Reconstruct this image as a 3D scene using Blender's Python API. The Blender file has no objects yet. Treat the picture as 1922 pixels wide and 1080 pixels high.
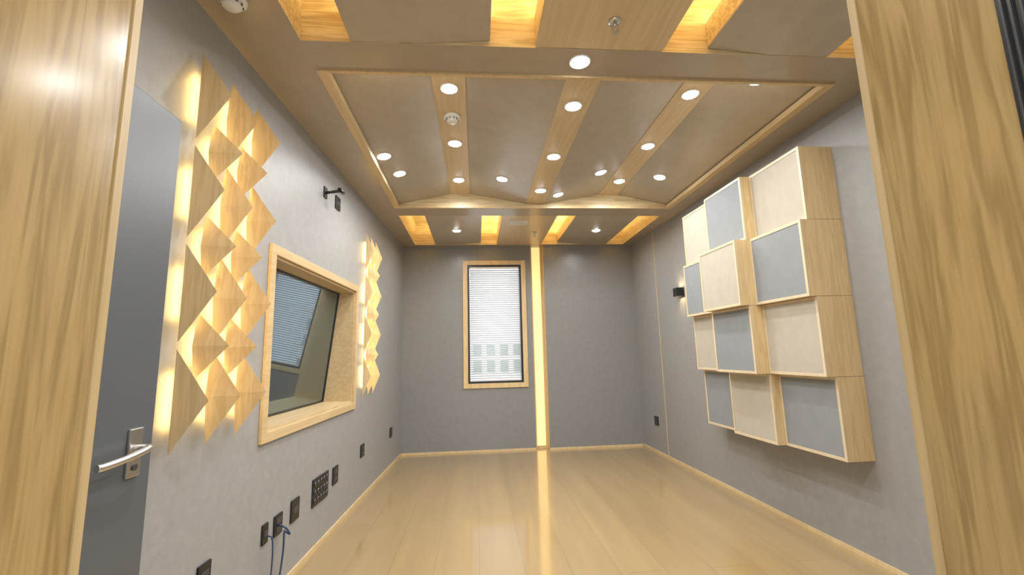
import bpy, bmesh, math
from mathutils import Vector, Matrix

S = bpy.context.scene
COL = S.collection
R = math.radians
H = 1.5                       # camera height

# ------------------------------------------------------------------ camera
F_PX, TH, PH, RO = 825.0, R(8.64), R(4.74), 0.025
Fw = Vector((math.sin(PH)*math.cos(TH), math.cos(PH)*math.cos(TH), math.sin(TH)))
R0 = Vector((math.cos(PH), -math.sin(PH), 0))
U0 = R0.cross(Fw)
RT = R0*math.cos(RO) - U0*math.sin(RO)
UP = U0*math.cos(RO) + R0*math.sin(RO)
cam = bpy.data.cameras.new('camera'); co = bpy.data.objects.new('camera', cam); COL.objects.link(co)
m = Matrix((RT, UP, -Fw)).transposed().to_4x4(); m.translation = (0, 0, H)
co.matrix_world = m
cam.sensor_width = 36; cam.lens = F_PX/1922*36; cam.clip_start = 0.02
S.camera = co
S.view_settings.view_transform = 'Standard'
S.view_settings.exposure = -0.2

def ray(u, v):
    return Fw + RT*((u-961)/F_PX) + UP*((540-v)/F_PX)

# ------------------------------------------------------------------ wall frames  (local x = out of wall, y = along, z = up)
def rotm(g, loc): return Matrix.Translation(loc) @ Matrix.Rotation(g, 4, 'Z')
GL = -math.atan2(.195, 5.2); XL0 = -1.385 - 2.0*.0375
GR = math.atan(.0238);       XR0 = 2.83
ML = rotm(GL, (XL0, 0, 0)); MR = rotm(GR, (XR0, 0, 0))
def hit(M, u, v, d=0.0):
    Mi = M.inverted(); o = Mi @ Vector((0, 0, H)); r = Mi.to_3x3() @ ray(u, v)
    t = (d - o.x)/r.x; p = o + r*t
    return p.y, p.z

# ------------------------------------------------------------------ materials
def new_mat(name):
    mt = bpy.data.materials.new(name); mt.use_nodes = True
    nt = mt.node_tree; b = nt.nodes['Principled BSDF']
    return mt, nt, b
def N(nt, t, **kw):
    n = nt.nodes.new(t)
    for k, v in kw.items(): setattr(n, k, v)
    return n
def c4(c): return (c[0], c[1], c[2], 1)
def plain(name, c, rough=.5, metal=0, spec=.5, noise=0.0, nscale=30, bump=0.0, bscale=300):
    mt, nt, b = new_mat(name)
    b.inputs['Base Color'].default_value = c4(c); b.inputs['Roughness'].default_value = rough
    b.inputs['Metallic'].default_value = metal; b.inputs['Specular IOR Level'].default_value = spec
    g = N(nt, 'ShaderNodeNewGeometry')
    if noise:
        t = N(nt, 'ShaderNodeTexNoise'); t.inputs['Scale'].default_value = nscale; t.inputs['Detail'].default_value = 8; t.inputs['Roughness'].default_value = .65
        nt.links.new(g.outputs['Position'], t.inputs['Vector'])
        r = N(nt, 'ShaderNodeValToRGB')
        r.color_ramp.elements[0].position = .3; r.color_ramp.elements[1].position = .7
        r.color_ramp.elements[0].color = c4([x*(1-noise) for x in c]); r.color_ramp.elements[1].color = c4([x*(1+noise) for x in c])
        nt.links.new(t.outputs['Fac'], r.inputs['Fac']); nt.links.new(r.outputs['Color'], b.inputs['Base Color'])
    if bump:
        t = N(nt, 'ShaderNodeTexNoise'); t.inputs['Scale'].default_value = bscale; t.inputs['Detail'].default_value = 3
        nt.links.new(g.outputs['Position'], t.inputs['Vector'])
        bp = N(nt, 'ShaderNodeBump'); bp.inputs['Strength'].default_value = bump; bp.inputs['Distance'].default_value = .002
        nt.links.new(t.outputs['Fac'], bp.inputs['Height']); nt.links.new(bp.outputs['Normal'], b.inputs['Normal'])
    return mt
def wood(name, c1, c2, axis='Z', rough=.4, k=1.0, band=.5, coat=0.0):
    mt, nt, b = new_mat(name)
    g = N(nt, 'ShaderNodeNewGeometry'); mp = N(nt, 'ShaderNodeMapping')
    a = 9*k; l = .55*k
    mp.inputs['Scale'].default_value = (l if axis == 'X' else a, l if axis == 'Y' else a, l if axis == 'Z' else a)
    nt.links.new(g.outputs['Position'], mp.inputs['Vector'])
    t = N(nt, 'ShaderNodeTexNoise'); t.inputs['Scale'].default_value = 1.6; t.inputs['Detail'].default_value = 7; t.inputs['Distortion'].default_value = .4
    nt.links.new(mp.outputs['Vector'], t.inputs['Vector'])
    w = N(nt, 'ShaderNodeMath', operation='MULTIPLY'); w.inputs[1].default_value = 26.0
    nt.links.new(t.outputs['Fac'], w.inputs[0])
    s = N(nt, 'ShaderNodeMath', operation='SINE'); nt.links.new(w.outputs[0], s.inputs[0])
    s2 = N(nt, 'ShaderNodeMath', operation='MULTIPLY_ADD'); s2.inputs[1].default_value = .5*band; s2.inputs[2].default_value = .5
    nt.links.new(s.outputs[0], s2.inputs[0])
    t2 = N(nt, 'ShaderNodeTexNoise'); t2.inputs['Scale'].default_value = 9; t2.inputs['Detail'].default_value = 4
    nt.links.new(mp.outputs['Vector'], t2.inputs['Vector'])
    mx = N(nt, 'ShaderNodeMath', operation='MULTIPLY_ADD'); mx.inputs[1].default_value = .5
    nt.links.new(t2.outputs['Fac'], mx.inputs[0])
    hf = N(nt, 'ShaderNodeMath', operation='MULTIPLY'); hf.inputs[1].default_value = .55
    nt.links.new(s2.outputs[0], hf.inputs[0]); nt.links.new(hf.outputs[0], mx.inputs[2])
    r = N(nt, 'ShaderNodeValToRGB'); r.color_ramp.elements[0].position = .25; r.color_ramp.elements[1].position = .8
    r.color_ramp.elements[0].color = c4(c2); r.color_ramp.elements[1].color = c4(c1)
    nt.links.new(mx.outputs[0], r.inputs['Fac']); nt.links.new(r.outputs['Color'], b.inputs['Base Color'])
    b.inputs['Roughness'].default_value = rough; b.inputs['Coat Weight'].default_value = coat; b.inputs['Coat Roughness'].default_value = .16
    return mt
def emit(name, c, s):
    mt, nt, b = new_mat(name)
    b.inputs['Base Color'].default_value = c4(c); b.inputs['Emission Color'].default_value = c4(c); b.inputs['Emission Strength'].default_value = s
    return mt

M_wallL = plain('grey_wall_plaster', (.31, .307, .298), .45, noise=.07, nscale=16, bump=.35, bscale=160)
M_wallR = plain('mid_grey_wall_cloth', (.29, .287, .278), .45, noise=.06, nscale=16, bump=.3, bscale=160)
M_wallB = plain('dark_grey_wall_cloth', (.235, .234, .229), .33, noise=.06, nscale=14, bump=.15, bscale=200)
M_soffit = plain('taupe_ceiling_paint', (.38, .31, .23), .24, noise=.05, nscale=6)
M_fab_ceil = plain('brown_grey_ceiling_cloth', (.42, .36, .285), .26, noise=.05, nscale=9, bump=.08, bscale=400)
M_pine = wood('pale_pine_vertical', (.71, .54, .295), (.60, .43, .21), 'Z', k=1.8, band=.7)
M_pineY = wood('pale_pine_lengthwise', (.64, .485, .27), (.52, .37, .18), 'Y', band=.5)
M_strip = wood('muted_pine_strip', (.64, .50, .30), (.54, .40, .225), 'Y', rough=.3, band=.5)
M_pineX = wood('pale_pine_crosswise', (.82, .69, .42), (.62, .46, .235), 'X', k=1.7, band=.9)
M_jamb = wood('honey_pine_jamb', (.345, .235, .094), (.24, .153, .054), 'Z', rough=.22, k=2.1, band=.85, coat=.3)
M_jedge = wood('honey_pine_edge', (.44, .32, .155), (.36, .255, .117), 'Z')
M_edge = wood('light_pine_edge', (.70, .54, .31), (.58, .42, .22), 'Z')
M_cream = plain('cream_cloth', (.42, .38, .305), .8, noise=.05, nscale=12, bump=.3, bscale=500)
M_greyc = plain('grey_cloth', (.23, .242, .248), .8, noise=.05, nscale=9, bump=.3, bscale=500)
M_frame = wood('cream_wood_frame', (.66, .55, .37), (.57, .45, .28), 'Z')
M_door = plain('slate_door_paint', (.092, .10, .108), .35, noise=.03, nscale=5)
M_black = plain('black_plastic', (.012, .012, .013), .35)
M_dgrey = plain('dark_grey_plastic', (.05, .05, .055), .4)
M_steel = plain('brushed_steel', (.62, .60, .57), .28, metal=1)
M_white = plain('white_plastic', (.75, .74, .70), .4)
M_cable = plain('blue_cable_rubber', (.03, .06, .14), .4)
M_facade = plain('white_facade_paint', (.88, .88, .86), .8)
M_pane = plain('green_tinted_pane', (.22, .31, .27), .15)
M_warm = emit('warm_led', (1, .80, .38), 31)
M_warmw = emit('warm_led_wall', (1, .72, .25), 42)
M_warms = emit('warm_led_recess', (1, .72, .31), .95)
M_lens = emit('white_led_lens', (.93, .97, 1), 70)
M_sconce_e = emit('sconce_led', (1, .75, .4), 80)
# translucent blind slats
mt, nt, b = new_mat('white_blind_slat'); M_slat = mt
b.inputs['Base Color'].default_value = (.66, .67, .69, 1); b.inputs['Roughness'].default_value = .5
tl = N(nt, 'ShaderNodeBsdfTranslucent'); tl.inputs['Color'].default_value = (.74, .77, .80, 1)
mxs = N(nt, 'ShaderNodeMixShader'); mxs.inputs[0].default_value = .45
nt.links.new(b.outputs[0], mxs.inputs[1]); nt.links.new(tl.outputs[0], mxs.inputs[2]); nt.links.new(mxs.outputs[0], nt.nodes['Material Output'].inputs['Surface'])
# floor
mt, nt, b = new_mat('oak_plank_floor'); M_floor = mt
g = N(nt, 'ShaderNodeNewGeometry'); mp = N(nt, 'ShaderNodeMapping'); mp.inputs['Rotation'].default_value = (0, 0, R(90))
nt.links.new(g.outputs['Position'], mp.inputs['Vector'])
br = N(nt, 'ShaderNodeTexBrick'); br.offset = .37
for k, v in (('Scale', 1), ('Mortar Size', .0015), ('Brick Width', 3.2), ('Row Height', .32), ('Bias', 0)): br.inputs[k].default_value = v
br.inputs['Color1'].default_value = (.39, .272, .12, 1); br.inputs['Color2'].default_value = (.36, .247, .106, 1); br.inputs['Mortar'].default_value = (.23, .152, .065, 1)
nt.links.new(mp.outputs['Vector'], br.inputs['Vector'])
m2 = N(nt, 'ShaderNodeMapping'); m2.inputs['Scale'].default_value = (6, .5, 1); nt.links.new(g.outputs['Position'], m2.inputs['Vector'])
t = N(nt, 'ShaderNodeTexNoise'); t.inputs['Scale'].default_value = 1.2; t.inputs['Detail'].default_value = 6; nt.links.new(m2.outputs['Vector'], t.inputs['Vector'])
rr = N(nt, 'ShaderNodeValToRGB'); rr.color_ramp.elements[0].color = (.88, .87, .86, 1); rr.color_ramp.elements[1].color = (1.05, 1.05, 1.05, 1)
rr.color_ramp.elements[0].position = .3; rr.color_ramp.elements[1].position = .7
nt.links.new(t.outputs['Fac'], rr.inputs['Fac'])
mm = N(nt, 'ShaderNodeMix', data_type='RGBA', blend_type='MULTIPLY'); mm.inputs[0].default_value = 1
nt.links.new(br.outputs['Color'], mm.inputs[6]); nt.links.new(rr.outputs['Color'], mm.inputs[7]); nt.links.new(mm.outputs[2], b.inputs['Base Color'])
b.inputs['Roughness'].default_value = .3; b.inputs['Coat Weight'].default_value = 1; b.inputs['Coat IOR'].default_value = 1.75; b.inputs['Coat Roughness'].default_value = .09
# dark control-room glass
mt, nt, b = new_mat('dark_control_glass'); M_cglass = mt
b.inputs['Base Color'].default_value = (.018, .024, .028, 1); b.inputs['Roughness'].default_value = .3
gl = N(nt, 'ShaderNodeBsdfGlossy'); gl.inputs['Roughness'].default_value = .01; gl.inputs['Color'].default_value = (.66, .86, 1, 1)
fr = N(nt, 'ShaderNodeFresnel'); fr.inputs['IOR'].default_value = 2.9
mxs = N(nt, 'ShaderNodeMixShader'); nt.links.new(fr.outputs[0], mxs.inputs[0]); nt.links.new(b.outputs[0], mxs.inputs[1]); nt.links.new(gl.outputs[0], mxs.inputs[2])
nt.links.new(mxs.outputs[0], nt.nodes['Material Output'].inputs['Surface'])
# window glass
mt, nt, b = new_mat('clear_window_glass'); M_glass = mt
tr = N(nt, 'ShaderNodeBsdfTransparent'); gl = N(nt, 'ShaderNodeBsdfGlossy'); gl.inputs['Roughness'].default_value = .02
mxs = N(nt, 'ShaderNodeMixShader'); mxs.inputs[0].default_value = .06
nt.links.new(tr.outputs[0], mxs.inputs[1]); nt.links.new(gl.outputs[0], mxs.inputs[2]); nt.links.new(mxs.outputs[0], nt.nodes['Material Output'].inputs['Surface'])

# ------------------------------------------------------------------ mesh helpers
def box(bm, x0, x1, y0, y1, z0, z1, mi=0, sides=None):
    v = [bm.verts.new((x, y, z)) for x in (x0, x1) for y in (y0, y1) for z in (z0, z1)]
    q = [(0, 1, 3, 2), (4, 6, 7, 5), (0, 4, 5, 1), (2, 3, 7, 6), (0, 2, 6, 4), (1, 5, 7, 3)]   # x- x+ y- y+ z- z+
    for i, f in enumerate(q):
        fc = bm.faces.new([v[j] for j in f]); fc.material_index = sides[i] if sides else mi
    return v
def cyl(bm, p0, p1, r0, r1=None, seg=24, mi=0):
    p0 = Vector(p0); p1 = Vector(p1); r1 = r0 if r1 is None else r1
    d = (p1-p0).normalized(); a = d.orthogonal().normalized(); c = d.cross(a)
    A = []; B = []
    for i in range(seg):
        t = 2*math.pi*i/seg; e = a*math.cos(t) + c*math.sin(t)
        A.append(bm.verts.new(p0+e*r0)); B.append(bm.verts.new(p1+e*r1))
    for i in range(seg):
        f = bm.faces.new((A[i], A[(i+1) % seg], B[(i+1) % seg], B[i])); f.smooth = True; f.material_index = mi
    f = bm.faces.new(A[::-1]); f.material_index = mi
    f = bm.faces.new(B); f.material_index = mi
def lathe(bm, prof, seg=32, axis='Z'):
    rings = []
    for r, z in prof:
        rings.append([bm.verts.new((r*math.cos(2*math.pi*i/seg), r*math.sin(2*math.pi*i/seg), z)) for i in range(seg)])
    for a, c in zip(rings, rings[1:]):
        for i in range(seg):
            f = bm.faces.new((a[i], a[(i+1) % seg], c[(i+1) % seg], c[i])); f.smooth = True
    if prof[0][0] > 1e-4: bm.faces.new(rings[0][::-1])
    if prof[-1][0] > 1e-4: bm.faces.new(rings[-1])
def tube(bm, pts, r, seg=10):
    pts = [Vector(p) for p in pts]; n = len(pts); prev = None
    for i, p in enumerate(pts):
        d = (pts[min(i+1, n-1)] - pts[max(i-1, 0)]).normalized()
        a = Vector((1, 0, 0)) - d*d.x
        if a.length < .1: a = Vector((0, 1, 0)) - d*d.y
        a.normalize(); c = d.cross(a)
        ring = [bm.verts.new(p + (a*math.cos(2*math.pi*k/seg) + c*math.sin(2*math.pi*k/seg))*r) for k in range(seg)]
        if prev:
            for k in range(seg):
                f = bm.faces.new((prev[k], prev[(k+1) % seg], ring[(k+1) % seg], ring[k])); f.smooth = True
        else: bm.faces.new(ring[::-1])
        prev = ring
    bm.faces.new(prev)
def spline(pts, n=10):
    P = [Vector(p) for p in pts]; P = [P[0]*2-P[1]] + P + [P[-1]*2-P[-2]]; out = []
    for i in range(1, len(P)-2):
        for k in range(n):
            t = k/n; a, b_, c, d = P[i-1], P[i], P[i+1], P[i+2]
            out.append(.5*((2*b_) + (c-a)*t + (2*a-5*b_+4*c-d)*t*t + (-a+3*b_-3*c+d)*t**3))
    out.append(P[-2]); return out
def mesh(name, bm, mats):
    bmesh.ops.recalc_face_normals(bm, faces=bm.faces[:])
    me = bpy.data.meshes.new(name); bm.to_mesh(me); bm.free()
    for x in (mats if isinstance(mats, (list, tuple)) else [mats]): me.materials.append(x)
    return me
def obj(name, bm, mats, parent=None, loc=(0, 0, 0), rotz=0, bevel=0):
    me = bm if isinstance(bm, bpy.types.Mesh) else mesh(name, bm, mats)
    o = bpy.data.objects.new(name, me); COL.objects.link(o)
    o.location = loc; o.rotation_euler = (0, 0, rotz)
    if parent: o.parent = parent
    if bevel:
        md = o.modifiers.new('bevel', 'BEVEL'); md.width = bevel; md.segments = 2; md.limit_method = 'ANGLE'
    return o
def tag(o, label, cat, group=None):
    o['label'] = label; o['category'] = cat
    if group: o['group'] = group
    return o
def thing(name, label, cat, loc=(0, 0, 0), rotz=0, group=None):
    o = bpy.data.objects.new(name, None); COL.objects.link(o); o.empty_display_size = .1
    o.location = loc; o.rotation_euler = (0, 0, rotz)
    return tag(o, label, cat, group)
def struct(name, bm, mats, **kw):
    o = obj(name, bm, mats, **kw); o['kind'] = 'structure'; return o
def struct_empty(name, loc=(0, 0, 0), rotz=0):
    o = bpy.data.objects.new(name, None); COL.objects.link(o); o.location = loc; o.rotation_euler = (0, 0, rotz); o['kind'] = 'structure'; return o
B = bmesh.new
CZ = 3.30       # soffit height
TOP = 3.66

# ------------------------------------------------------------------ floor
bm = B(); box(bm, -1.75, 3.1, -1.6, 7.45, -.1, 0); struct('floor', bm, M_floor)

# ------------------------------------------------------------------ walls
# left wall with control-window opening (local frame)
s0, s1, zb, zt = 3.0, 4.75, 1.05, 2.20
bm = B()
box(bm, -.40, 0, .46, s0, 0, TOP); box(bm, -.40, 0, s1, 7.5, 0, TOP)
box(bm, -.40, 0, s0, s1, 0, zb); box(bm, -.40, 0, s0, s1, zt, TOP)
struct('wall_left', bm, M_wallL, loc=(XL0, 0, 0), rotz=GL)
bm = B(); box(bm, 0, .25, .46, 7.5, 0, TOP); struct('wall_right', bm, M_wallR, loc=(XR0, 0, 0), rotz=GR)
# back wall
YB = 7.2
wx0, wx1, wz0, wz1 = -.14, .75, 1.05, 2.98
bm = B()
GX0, GX1 = .92, 1.13
box(bm, -1.6, wx0, YB, YB+.22, 0, TOP); box(bm, wx1, GX0, YB, YB+.22, 0, TOP, sides=[0, 1, 0, 0, 0, 0])
box(bm, wx0, wx1, YB, YB+.22, 0, wz0); box(bm, wx0, wx1, YB, YB+.22, wz1, TOP)
box(bm, GX0, GX1, YB+.10, YB+.22, 0, TOP, mi=1)
box(bm, GX1, 3.1, YB-.05, YB+.22, 0, TOP, sides=[1, 0, 0, 0, 0, 0])
struct('wall_back', bm, [M_wallB, M_edge])
# front wall around the viewing opening
bm = B()
box(bm, -1.75, -.626, .46, .75, 0, TOP); box(bm, .81, 3.1, .46, .75, 0, TOP); box(bm, -.626, .81, .46, .75, 2.75, TOP)
struct('wall_front', bm, M_wallL)
# jamb linings
M_track = plain('grey_metal_track', (.10, .10, .105), .3, metal=.7)
for nm, sx, xa in (('trim_1', -1, -.594), ('trim_2', 1, .778)):
    bm = B()
    xs = sorted((xa, xa+sx*.031)); box(bm, xs[0], xs[1], .525, .739, 0, 2.74, 0)
    xs = sorted((xa-sx*.003, xa+sx*.031)); box(bm, xs[0], xs[1], .739, .755, 0, 2.74, 1)
    struct(nm, bm, [M_jamb, M_jedge])
    bm = B(); xs = sorted((xa-sx*.002, xa+sx*.031)); box(bm, xs[0], xs[1], .47, .525, 0, 2.74)
    for ya in (.518, .508, .496):
        xs = sorted((xa-sx*.006, xa-sx*.002)); box(bm, xs[0], xs[1], ya-.003, ya, 0, 2.74, 1)
    struct('trim_3' if sx < 0 else 'trim_4', bm, [M_black, M_track])

# baseboards
bm = B(); box(bm, 0, .012, 1.0, 7.26, 0, .03); struct('baseboard_left', bm, M_edge, loc=(XL0, 0, 0), rotz=GL)
bm = B(); box(bm, -.012, 0, .8, 7.2, 0, .03); struct('baseboard_right', bm, M_edge, loc=(XR0, 0, 0), rotz=GR)
bm = B(); box(bm, -1.18, GX0, YB-.012, YB, 0, .03); box(bm, GX1, 2.63, YB-.062, YB-.05, 0, .03); struct('baseboard_back', bm, M_edge)
# vertical joint strip on the right wall
bm = B(); box(bm, -.004, 0, 6.28, 6.292, .03, CZ); struct('trim_5', bm, M_edge, loc=(XR0, 0, 0), rotz=GR)

# ------------------------------------------------------------------ ceiling: beams with three openings + slab
XA, XB = -.98, 2.49
bm = B()
sd = lambda *w: [1 if k in w else 0 for k in ('x-', 'x+', 'y-', 'y+', 'z-', 'z+')]
box(bm, -1.75, XA, .75, 7.3, CZ, TOP, sides=sd('x+')); box(bm, XB, 3.1, .75, 7.3, CZ, TOP, sides=sd('x-'))
box(bm, XA, XB, .75, .95, CZ, TOP, sides=sd('y+')); box(bm, XA, XB, 2.35, 2.6, CZ, TOP, sides=sd('y-', 'y+'))
box(bm, XA, XB, 5.22, 5.55, CZ, TOP, sides=sd('y-', 'y+')); box(bm, XA, XB, 7.08, 7.3, CZ, TOP, sides=sd('y-'))
box(bm, -1.75, 3.1, .46, 7.5, TOP, TOP+.1, sides=[1]*6)
struct('ceiling', bm, [M_soffit, M_pineX])
# light wood frame round the main ceiling field
bm = B()
box(bm, XA, XA+.065, 2.6, 5.22, CZ-.014, CZ+.03); box(bm, XB-.065, XB, 2.6, 5.22, CZ-.014, CZ+.03)
box(bm, XA+.065, XB-.065, 2.6, 2.625, CZ-.014, CZ+.03); box(bm, XA+.065, XB-.065, 5.195, 5.22, CZ-.014, CZ+.02)
struct('trim_6', bm, M_pineY)

# main field: W-shaped: four cloth facets and three wooden strips
xc = (XA+XB)/2
STR = [(-.18, 3.47), (.75, 3.35), (1.68, 3.47)]; hw = .12
Y0, Y1 = 2.603, 5.217
fx = [(XA+.002, CZ+.03, STR[0][0]-hw, STR[0][1]), (STR[0][0]+hw, STR[0][1], STR[1][0]-hw, STR[1][1]),
      (STR[1][0]+hw, STR[1][1], STR[2][0]-hw, STR[2][1]), (STR[2][0]+hw, STR[2][1], XB-.002, CZ+.03)]
fl = ['brown-grey cloth ceiling panel along the left wood frame', 'brown-grey cloth ceiling panel between left and middle wood strips',
      'brown-grey cloth ceiling panel between middle and right wood strips', 'brown-grey cloth ceiling panel along the right wood frame']
for (xa, za, xb, zb_), lab in zip(fx, fl):
    bm = B()
    v = [bm.verts.new(p) for p in ((xa, Y0, za), (xb, Y0, zb_), (xb, Y1, zb_), (xa, Y1, za), (xa, Y0, za+.03), (xb, Y0, zb_+.03), (xb, Y1, zb_+.03), (xa, Y1, za+.03))]
    for f in ((0, 1, 2, 3), (4, 7, 6, 5), (0, 4, 5, 1), (1, 5, 6, 2), (2, 6, 7, 3), (3, 7, 4, 0)): bm.faces.new([v[i] for i in f])
    tag(obj('ceiling_panel', bm, M_fab_ceil), lab, 'ceiling panel', 'cloth facets of the main ceiling field')
for (x, z), lab in zip(STR, ('left', 'middle', 'right')):
    bm = B(); box(bm, x-hw, x+hw, Y0, Y1, z-.004, z+.03)
    tag(obj('ceiling_strip', bm, M_strip), lab + ' long wooden ceiling strip carrying a row of downlights', 'ceiling strip', 'wooden strips of the main ceiling field')

# slotted sections near and far
PXn = [(-.70, .10, 'cloth'), (.37, 1.15, 'wood'), (1.44, 2.22, 'cloth')]
PXf = [(-.65, .09, 'cloth'), (.35, 1.09, 'wood'), (1.36, 2.19, 'cloth')]
def slot_panel(x0, x1, y0, y1, kind, label, lift):
    t = thing('ceiling_panel', label, 'ceiling panel', ((x0+x1)/2, (y0+y1)/2, CZ+.002), 0, 'panels between the glowing ceiling slots')
    w = (x1-x0)/2; l = (y1-y0)/2
    za, zm, zc = (0, 0, .03) if kind == 'cloth' else (0, 0, 0)
    if lift < 0: za, zc = zc, za
    bm = B(); top = .20
    prof = [(-w, za+.012), (0, zm+.012), (w, zc+.012), (w, top), (-w, top)]
    a = [bm.verts.new((x, -l, z)) for x, z in prof]; c = [bm.verts.new((x, l, z)) for x, z in prof]
    bm.faces.new(a); bm.faces.new(c[::-1])
    for i in range(5): bm.faces.new((a[i], a[(i+1) % 5], c[(i+1) % 5], c[i]))
    obj('body', bm, M_pineX, t)
    bm = B()
    prof = [(-w, za), (0, zm), (w, zc), (w, zc+.012), (0, zm+.012), (-w, za+.012)]
    a = [bm.verts.new((x, -l, z)) for x, z in prof]; c = [bm.verts.new((x, l, z)) for x, z in prof]
    bm.faces.new(a); bm.faces.new(c[::-1])
    for i in range(6): bm.faces.new((a[i], a[(i+1) % 6], c[(i+1) % 6], c[i]))
    obj('face', bm, M_fab_ceil if kind == 'cloth' else M_strip, t)
    for sx in (-1, 1):
        bm = B(); xs = sx*(w-.05); box(bm, xs-.012, xs+.012, -l+.02, l-.02, top, top+.012); obj('light_strip', bm, M_warm, t)
    for sx in (-1, 1):                      # hangers up to the slab
        bm = B(); cyl(bm, (sx*w*.4, 0, top), (sx*w*.4, 0, TOP-CZ-.002), .012, seg=10); obj('hanger', bm, M_steel, t)
near = ['brown-grey cloth panel between first and second near glowing slots', 'wooden ceiling panel with sprinkler, between the near glowing slots', 'brown-grey cloth panel between third and fourth near glowing slots']
far = ['small brown-grey cloth panel at left above the far wall', 'small wooden panel above the far window, between glowing slots', 'small brown-grey cloth panel at right above the far wall']
for q in range(3):
    x0, x1, k = PXn[q]; slot_panel(x0, x1, 1.0, 2.345, k, near[q], (1, 1, -1)[q])
    x0, x1, k = PXf[q]; slot_panel(x0, x1, 5.555, 7.075, k, far[q], (1, 1, -1)[q])
def led(name, bm, label, mat=None, loc=(0, 0, 0), rotz=0, group=None):
    return tag(obj(name, bm, mat or M_warmw, loc=loc, rotz=rotz), label, 'light strip', group)

# ------------------------------------------------------------------ downlights
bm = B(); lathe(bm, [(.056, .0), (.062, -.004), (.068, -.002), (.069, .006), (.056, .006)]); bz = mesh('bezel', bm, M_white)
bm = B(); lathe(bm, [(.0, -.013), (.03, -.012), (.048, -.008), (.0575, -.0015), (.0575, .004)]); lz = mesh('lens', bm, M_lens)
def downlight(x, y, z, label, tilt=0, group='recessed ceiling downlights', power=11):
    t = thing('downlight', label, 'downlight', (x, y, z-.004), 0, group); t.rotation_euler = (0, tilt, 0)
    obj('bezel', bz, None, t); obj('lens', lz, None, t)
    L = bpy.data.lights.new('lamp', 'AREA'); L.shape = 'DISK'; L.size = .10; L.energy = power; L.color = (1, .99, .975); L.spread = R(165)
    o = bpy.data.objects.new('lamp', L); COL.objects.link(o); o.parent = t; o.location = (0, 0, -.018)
pos = ['nearest the viewer', 'second from the viewer', 'farthest from the viewer']
for (x, z), nm in zip(STR, ('left', 'middle', 'right')):
    for y, p in zip((3.03, 3.89, 4.76), pos):
        downlight(x, y, z-.004, f'bright round downlight in the {nm} wooden ceiling strip, {p}')
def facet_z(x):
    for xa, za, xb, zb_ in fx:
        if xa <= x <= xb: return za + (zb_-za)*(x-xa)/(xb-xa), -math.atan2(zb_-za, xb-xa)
for x, y, lab in ((-.58, 2.72, 'white round lamp added for a glass reflection, left cloth panel, near its front frame'), (2.04, 2.76, 'white round lamp added for a glass reflection, right cloth panel, near its front frame'),
                  (-.77, 4.38, 'white round lamp added for a glass reflection, far along the left cloth panel'), (2.06, 4.52, 'white round lamp added for a glass reflection, far along the right cloth panel'),
                  (-.84, 3.95, 'white round lamp added for a glass reflection, halfway along the left cloth panel'), (.99, 4.95, 'round lamp added for a glass reflection, right of the middle strip near its far end'),
                  (.30, 4.58, 'white round lamp added for a glass reflection, cloth panel left of the middle strip'), (1.37, 4.45, 'white round lamp added for a glass reflection, cloth panel right of the middle strip')):
    z, tl = facet_z(x); downlight(x, y, z, lab, tl, power=6)  # added lamps standing in for bright spots reflected in the viewing glass
downlight(.665, 2.46, CZ, 'white round lamp added for a glass reflection, soffit before the main ceiling field', power=8)  # added lamp in place of a reflection on the glass
downlight(-.27, 6.25, CZ+.004, 'small downlight in far left cloth panel above back wall', power=10)
downlight(1.80, 6.25, CZ+.004, 'small downlight in far right cloth panel above back wall', power=10)
for x, lab in ((-.30, 'left'), (.76, 'middle'), (1.83, 'right')):
    downlight(x, 1.35, CZ+.002, f'added unseen fill downlight overhead in the {lab} near ceiling panel', power=17)  # unseen lamps added to brighten pyramid and box faces turned to the camera

# ------------------------------------------------------------------ smoke detectors, sprinklers, vent
def detector(loc, label, s=1.0):
    t = thing('smoke_detector', label, 'smoke detector', loc)
    bm = B(); lathe(bm, [(.058*s, 0), (.058*s, -.014*s), (.050*s, -.022*s), (.0, -.022*s)]); obj('base', bm, M_white, t)
    bm = B(); lathe(bm, [(.040*s, -.022*s), (.040*s, -.036*s), (.030*s, -.046*s), (0, -.046*s)]); obj('chamber', bm, M_white, t)
    for i in range(10):
        a = 2*math.pi*i/10; bm = B(); cx, cy = .0405*s*math.cos(a), .0405*s*math.sin(a)
        box(bm, cx-.004, cx+.004, cy-.004, cy+.004, -.034*s, -.025*s); obj('slot', bm, M_dgrey, t)
detector((-.18, 3.42, STR[0][1]-.004), 'white round smoke detector on the left wooden ceiling strip', 1.2)
detector((-1.20, 2.06, CZ), 'white round detector on the taupe soffit at upper left', 1.2)
def sprinkler(loc, label):
    t = thing('sprinkler', label, 'sprinkler', loc)
    bm = B(); lathe(bm, [(.036, 0), (.034, -.006), (.018, -.010), (0, -.010)]); obj('escutcheon', bm, M_steel, t)
    bm = B(); cyl(bm, (0, 0, -.008), (0, 0, -.034), .010); obj('body', bm, M_steel, t)
    bm = B()
    for sx in (-1, 1): tube(bm, spline([(sx*.008, 0, -.03), (sx*.018, 0, -.045), (sx*.014, 0, -.06), (0, 0, -.07)], 6), .003)
    obj('frame_arms', bm, M_steel, t)
    bm = B()
    cyl(bm, (0, 0, -.068), (0, 0, -.074), .010)
    for i in range(12):
        a = 2*math.pi*i/12; d = Vector((math.cos(a), math.sin(a), 0)); n = Vector((-d.y, d.x, 0))*.0028; p = Vector((0, 0, -.071))
        f = [bm.verts.new(q) for q in (p+d*.008-n, p+d*.020-n, p+d*.020+n, p+d*.008+n)]; bm.faces.new(f)
    obj('deflector', bm, M_steel, t)
sprinkler((.78, 2.12, CZ+.002), 'steel fire sprinkler on the near wooden ceiling panel')
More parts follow.
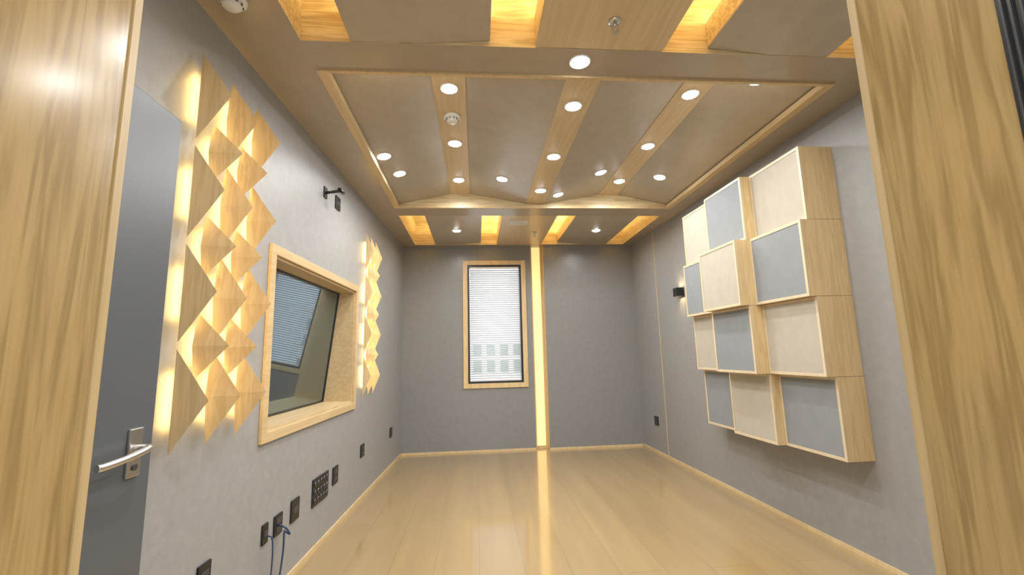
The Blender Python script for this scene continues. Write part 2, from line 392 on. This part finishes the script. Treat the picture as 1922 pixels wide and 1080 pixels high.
sprinkler((.88, 6.35, CZ+.002), 'small steel fire sprinkler on the far wooden ceiling panel')
t = thing('air_vent', 'white slatted air vent in the far wooden ceiling panel', 'air vent', (.60, 5.85, CZ+.002))
bm = B(); box(bm, -.12, .12, -.10, -.085, -.01, 0); box(bm, -.12, .12, .085, .10, -.01, 0); box(bm, -.12, -.105, -.085, .085, -.01, 0); box(bm, .105, .12, -.085, .085, -.01, 0); obj('frame', bm, M_white, t)
bm = B()
for i in range(7): y = -.072+i*.024; box(bm, -.105, .105, y-.006, y+.006, -.008, -.004)
obj('grille', bm, M_white, t)

# ------------------------------------------------------------------ left wall pyramid diffusers
# tall wedge-like pyramids in staggered rows, each backlit by a short light strip on its back;
# the column nearest the door is cut flat along its vertical axis
def pyramid_mesh(wl, wr, h, d0, d, half):
    bm = B()
    T, Bt, Rr, A = [bm.verts.new(p) for p in ((d0, 0, h), (d0, 0, -h), (d0, wr, 0), (d0+d, 0, 0))]
    if half:
        for f in ((T, A, Bt), (T, Rr, A), (Bt, A, Rr), (T, Bt, Rr)): bm.faces.new(f)
    else:
        Lf = bm.verts.new((d0, -wl, 0))
        for f in ((T, A, Lf), (Bt, Lf, A), (T, Rr, A), (Bt, A, Rr), (T, Lf, Bt, Rr)): bm.faces.new(f)
    return mesh('pyramid', bm, M_pine)
ordn = ['top', 'second', 'third', 'fourth', 'fifth', 'sixth', 'lowest']
def cluster(sA, zc, where, grp, pitch, rowp, d0, d, so):
    wl, wr, h, h2 = pitch*.10, pitch*.38, rowp*.94, rowp*.66
    WH, WF, WS = pyramid_mesh(wl, wr, h, d0, d, True), pyramid_mesh(wl, wr, h, d0, d, False), pyramid_mesh(wl, wr, h2, d0, d, False)
    bm = B(); cyl(bm, (0, .065, 0), (d0+.0005, .065, 0), .006, seg=10); MF = mesh('mount', bm, M_steel)
    bm = B(); box(bm, d0-.010, d0-.0005, so, so+.010, -h*.52, h*.52); LA = mesh('light_strip', bm, M_warmw)
    bm = B(); box(bm, d0-.010, d0-.0005, so, so+.010, -h2*.52, h2*.52); LB = mesh('light_strip', bm, M_warmw)
    for r in range(7):
        z = zc - rowp*r; even = r % 2 == 0
        cols = [0, 1, 2] if even else [.5, 1.5]
        names = ['nearest column', 'middle column', 'farthest column'] if even else ['nearer of two', 'farther of two']
        for c, nm in zip(cols, names):
            t = thing('pyramid_diffuser', f'pale wood pyramid diffuser {where}, {ordn[r]} row, {nm}', 'wall diffuser', ML @ Vector((0, sA+c*pitch, z)), GL, grp)
            obj('pyramid', WH if c == 0 else WF if even else WS, None, t); obj('mount', MF, None, t); obj('light_strip', LA if even else LB, None, t)
cluster(2.115, 2.80, 'beside the grey door', 'pyramid diffusers beside the grey door', .25, .245, .034, .157, .026)
cluster(5.04, 2.71, 'beyond the control window', 'pyramid diffusers beyond the control window', .20, .235, .020, .085, .040)

# ------------------------------------------------------------------ control-room window (left wall)
w2 = struct_empty('window_2', (XL0, 0, 0), GL)
bm = B(); e = .065
box(bm, .0, .022, s0-e, s0, zb-e, zt+e); box(bm, 0, .022, s1, s1+e, zb-e, zt+e)
box(bm, 0, .022, s0, s1, zt, zt+e); box(bm, 0, .022, s0, s1, zb-e, zb)
obj('window_frame', bm, M_pineY, w2, bevel=.003)
bm = B(); q = .018
box(bm, -.36, .0, s0, s0+q, zb, zt); box(bm, -.36, 0, s1-q, s1, zb, zt); box(bm, -.36, 0, s0+q, s1-q, zt-q, zt); box(bm, -.36, 0, s0+q, s1-q, zb, zb+q)
obj('window_reveal', bm, M_pineY, w2)
def tilted(bm, ya, yb, za, zb2, off0, off1, th):      # panel leaning: top nearer the room
    def dd(z): return -.29 + (.13)*(z-zb)/(zt-zb)
    v = [bm.verts.new((dd(z)+o, y, z)) for o in (off0, off1) for y in (ya, yb) for z in (za, zb2)]
    for f in ((0, 1, 3, 2), (4, 6, 7, 5), (0, 4, 5, 1), (2, 3, 7, 6), (0, 2, 6, 4), (1, 5, 7, 3)): bm.faces.new([v[j] for j in f])
bm = B(); tilted(bm, s0+q, s1-q, zb+q, zt-q, -.012, 0, 0); obj('window_glass', bm, M_cglass, w2)
bm = B(); a0, a1, c0, c1, g_ = s0+q, s1-q, zb+q, zt-q, .015
tilted(bm, a0, a0+g_, c0, c1, 0, .008, 0); tilted(bm, a1-g_, a1, c0, c1, 0, .008, 0); tilted(bm, a0+g_, a1-g_, c0, c0+g_, 0, .008, 0); tilted(bm, a0+g_, a1-g_, c1-g_, c1, 0, .008, 0)
obj('gasket', bm, M_black, w2)

# ------------------------------------------------------------------ back window with blind
w1 = struct_empty('window_1', ((wx0+wx1)/2, YB, 0))
ox = (wx0+wx1)/2; hx = (wx1-wx0)/2
bm = B(); e = .075
box(bm, -hx-e, -hx, -.025, 0, wz0-e, wz1+e); box(bm, hx, hx+e, -.025, 0, wz0-e, wz1+e); box(bm, -hx, hx, -.025, 0, wz1, wz1+e); box(bm, -hx, hx, -.025, 0, wz0-e, wz0)
obj('window_frame', bm, M_pine, w1, bevel=.003)
bm = B(); e = .032
box(bm, -hx, -hx+e, -.01, .15, wz0, wz1); box(bm, hx-e, hx, -.01, .15, wz0, wz1); box(bm, -hx+e, hx-e, -.01, .15, wz1-e, wz1); box(bm, -hx+e, hx-e, -.01, .15, wz0, wz0+e)
obj('sash', bm, M_black, w1)
bm = B(); box(bm, -hx+e, hx-e, .12, .126, wz0+e, wz1-e); obj('window_glass', bm, M_glass, w1)
bl = thing('window_blind', 'white horizontal slat blind lowered in the far window', 'blind', (ox, YB+.018, wz0+.037))
bw = hx-.037; top = wz1-.033-(wz0+.037)
bm = B(); box(bm, -bw, bw, -.02, .02, top-.03, top); obj('headrail', bm, M_white, bl)
bm = B(); z = .04; ca, sa = math.cos(R(42))*.018, math.sin(R(42))*.018
while z < top-.035:
    v = [bm.verts.new(p) for p in ((-bw, -ca, z+sa), (bw, -ca, z+sa), (bw, ca, z-sa), (-bw, ca, z-sa))]; bm.faces.new(v); z += .036
obj('slats', bm, M_slat, bl)
bm = B(); box(bm, -bw, bw, -.012, .012, .0, .018); obj('bottom_rail', bm, M_white, bl)
for x in (-bw*.6, bw*.6):
    bm = B(); cyl(bm, (x, -.019, .01), (x, -.019, top-.03), .0015, seg=6); obj('cord', bm, M_white, bl)
# building outside
bd = thing('building', 'white building with pale green windows seen through the far window', 'building', (.5, 14, -6))
bm = B(); box(bm, -7, 7, 0, 5, 0, 8.2); obj('wall', bm, M_facade, bd)
for i in range(14):
    for z in (7.45, 6.95, 6.2):
        x = -3.0+i*.42; bm = B(); box(bm, x-.13, x+.13, -.03, 0, z, z+.36); obj('window', bm, M_pane, bd)
# warm strip in the back-wall recess
bm = B(); box(bm, GX0+.03, GX1-.04, YB+.088, YB+.10, .04, CZ); led('light_strip', bm, 'warm vertical light strip in the recess right of the far window', M_warms)

# ------------------------------------------------------------------ open door at left
d1 = struct_empty('door_1', (-1.12, .77, 0))
bm = B(); box(bm, -.022, .022, 0, .87, .008, 2.40); obj('door_leaf', bm, M_door, d1, bevel=.003)
hd = struct_empty('door_handle'); del hd['kind']; hd.parent = d1; hd.location = (.022, .785, 1.22)
bm = B(); box(bm, 0, .010, -.028, .028, -.075, .075); obj('rose', bm, M_steel, hd, bevel=.003)
bm = B(); tube(bm, spline([(.008, 0, .012), (.04, 0, .014), (.056, -.012, .014), (.060, -.05, .008), (.058, -.11, .0), (.050, -.17, -.006), (.045, -.19, -.006)], 8), .011, 14); obj('lever', bm, M_steel, hd)
bm = B(); cyl(bm, (.010, 0, -.045), (.014, 0, -.045), .010, seg=16); obj('key_rose', bm, M_dgrey, hd)

# ------------------------------------------------------------------ right-wall stepped acoustic boxes
depth = [[.30, .37, .28], [.34, .48, .34], [.27, .40, .285], [.20, .28, .21]]
colr = ['cgc', 'gcg', 'cgc', 'gcg']
rown = ['top row', 'second row', 'third row', 'bottom row']; coln = ['far column', 'middle column', 'near column']
for r in range(4):
    for c in range(3):
        z1 = 1.5+1.53-.5825*r; z0 = z1-.58; y0 = 3.0+.6*(2-c); y1 = y0+.598; d = depth[r][c]
        cn = 'cream' if colr[r][c] == 'c' else 'grey'
        t = thing('acoustic_box', f'{cn} cloth acoustic box with wood sides, {rown[r]}, {coln[c]} on right wall', 'acoustic panel', MR @ Vector((0, (y0+y1)/2, z0)), GR, 'stepped acoustic boxes on the right wall')
        w = .299; h = .58; f = .022
        bm = B(); box(bm, -d+.012, 0, -w, w, 0, h); obj('body', bm, M_pine, t)
        bm = B(); box(bm, -d, -d+.012, -w, -w+f, 0, h); box(bm, -d, -d+.012, w-f, w, 0, h); box(bm, -d, -d+.012, -w+f, w-f, 0, f); box(bm, -d, -d+.012, -w+f, w-f, h-f, h); obj('frame', bm, M_frame, t)
        bm = B(); box(bm, -d+.004, -d+.012, -w+f, w-f, f, h-f); obj('cloth_face', bm, M_cream if cn == 'cream' else M_greyc, t)

# ------------------------------------------------------------------ sconce
t = thing('wall_sconce', 'black box wall sconce lit beside the acoustic boxes', 'wall lamp', MR @ Vector((0, 5.52, 2.25)), GR)
bm = B(); box(bm, -.012, 0, -.05, .05, -.05, .05); obj('mounting_plate', bm, M_black, t)
bm = B()
box(bm, -.10, -.012, -.055, -.049, -.055, .055); box(bm, -.10, -.012, .049, .055, -.055, .055); box(bm, -.10, -.094, -.049, .049, -.055, .055); box(bm, -.020, -.012, -.049, .049, -.055, .055)
obj('housing', bm, M_black, t)
bm = B(); box(bm, -.094, -.020, -.049, .049, -.012, .012); obj('lamp', bm, M_sconce_e, t)

# ------------------------------------------------------------------ outlets and plates
def plate(M, G, s, z, sy, sz, name, label, cat, sign=1, sockets=2, group=None):
    t = thing(name, label, cat, M @ Vector((0, s, z)), G, group)
    bm = B(); xs = sorted((0, sign*.012)); box(bm, xs[0], xs[1], -sy/2, sy/2, -sz/2, sz/2); obj('plate', bm, M_black, t, bevel=.003)
    for k in range(sockets):
        zz = (k-(sockets-1)/2)*sz*.42
        bm = B(); xs = sorted((sign*.0118, sign*.0145)); box(bm, xs[0], xs[1], -sy*.3, sy*.3, zz-sz*.15, zz+sz*.15); obj('socket', bm, M_dgrey, t, bevel=.001)
    return t
for u, v, sy, sz, lab, n in ((733, 812, .13, .13, 'black wall outlet nearest the far left corner', 2), (679, 846, .13, .13, 'black wall outlet low on left wall below far pyramids', 2),
                          (628, 892, .13, .15, 'black wall plate just right of the connector panel', 2), (552, 957, .13, .15, 'black wall plate left of the connector panel', 1),
                          (495, 1003, .07, .12, 'narrow black wall outlet with cable, nearest the door', 1), (520, 985, .11, .13, 'black wall outlet with plugged blue cable', 2),
                          (633, 382, .12, .125, 'black plate high on left wall above control window', 1), (380, 1078, .1, .1, 'black outlet lowest on left wall under pyramid diffusers', 1)):
    s, z = hit(ML, u, v); plate(ML, GL, s, z, sy, sz, 'wall_outlet', lab, 'wall outlet', 1, n)
s, z = hit(MR, 1233, 790); plate(MR, GR, s, z, .13, .13, 'wall_outlet', 'black wall outlet low on right wall near far corner', 'wall outlet', -1, 2)
s, z = hit(ML, 600, 917)
t = thing('connector_panel', 'black audio connector panel with rows of round sockets', 'connector panel', ML @ Vector((0, s, z)), GL)
bm = B(); box(bm, 0, .012, -.165, .165, -.105, .105); obj('plate', bm, M_black, t, bevel=.003)
M_ring = plain('dark_socket_ring', (.16, .16, .17), .35, metal=.8)
for i in range(5):
    for j in range(3):
        bm = B(); y = -.124+i*.062; zz = -.064+j*.064
        cyl(bm, (.012, y, zz), (.020, y, zz), .022, .020, seg=18); c_ = obj('connector', bm, M_ring, t)
        bm = B(); cyl(bm, (.0195, y, zz), (.0205, y, zz), .017, seg=14); obj('hole', bm, M_black, c_)
# bracket high on left wall
s, z = hit(ML, 610, 362)
t = thing('wall_bracket', 'small black bracket arm high on left wall', 'bracket', ML @ Vector((0, s, z)), GL)
bm = B(); box(bm, 0, .01, -.035, .035, -.05, .05); obj('plate', bm, M_black, t, bevel=.003)
bm = B(); tube(bm, spline([(.008, 0, .0), (.06, .0, .005), (.10, .02, .02), (.12, .05, .03)], 6), .013); obj('arm', bm, M_black, t)
bm = B(); cyl(bm, (.115, .02, .035), (.13, .09, .03), .020, .016, seg=14); obj('clamp', bm, M_black, t)
# cables
s, z = hit(ML, 519, 992)
bm = B(); pts = [(.014, s, z+.02), (.06, s, z+.0), (.075, s+.03, z-.05), (.05, s+.02, z-.03), (.06, s-.02, z-.02), (.05, s, z-.15), (.04, s-.03, z-.35), (.05, s-.06, .12), (.09, s-.05, .02), (.2, s-.1, .01)]
tube(bm, spline(pts, 10), .006); tag(obj('cable', bm, M_cable, loc=(XL0, 0, 0), rotz=GL), 'looped blue cable hanging from the plugged wall outlet', 'cable')
s, z = hit(ML, 495, 1008)
bm = B(); pts = [(.014, s, z), (.05, s, z-.01), (.055, s+.01, z-.12), (.04, s+.03, z-.3), (.05, s+.02, .15), (.08, s, .02), (.22, s-.2, .01)]
tube(bm, spline(pts, 10), .0045); tag(obj('cable', bm, M_cable, loc=(XL0, 0, 0), rotz=GL), 'thin straight cable hanging from the narrow outlet', 'cable')

# ------------------------------------------------------------------ world
w = bpy.data.worlds.new('World'); S.world = w; w.use_nodes = True
bg = w.node_tree.nodes['Background']; bg.inputs[0].default_value = (.97, .985, 1, 1); bg.inputs[1].default_value = 2.5
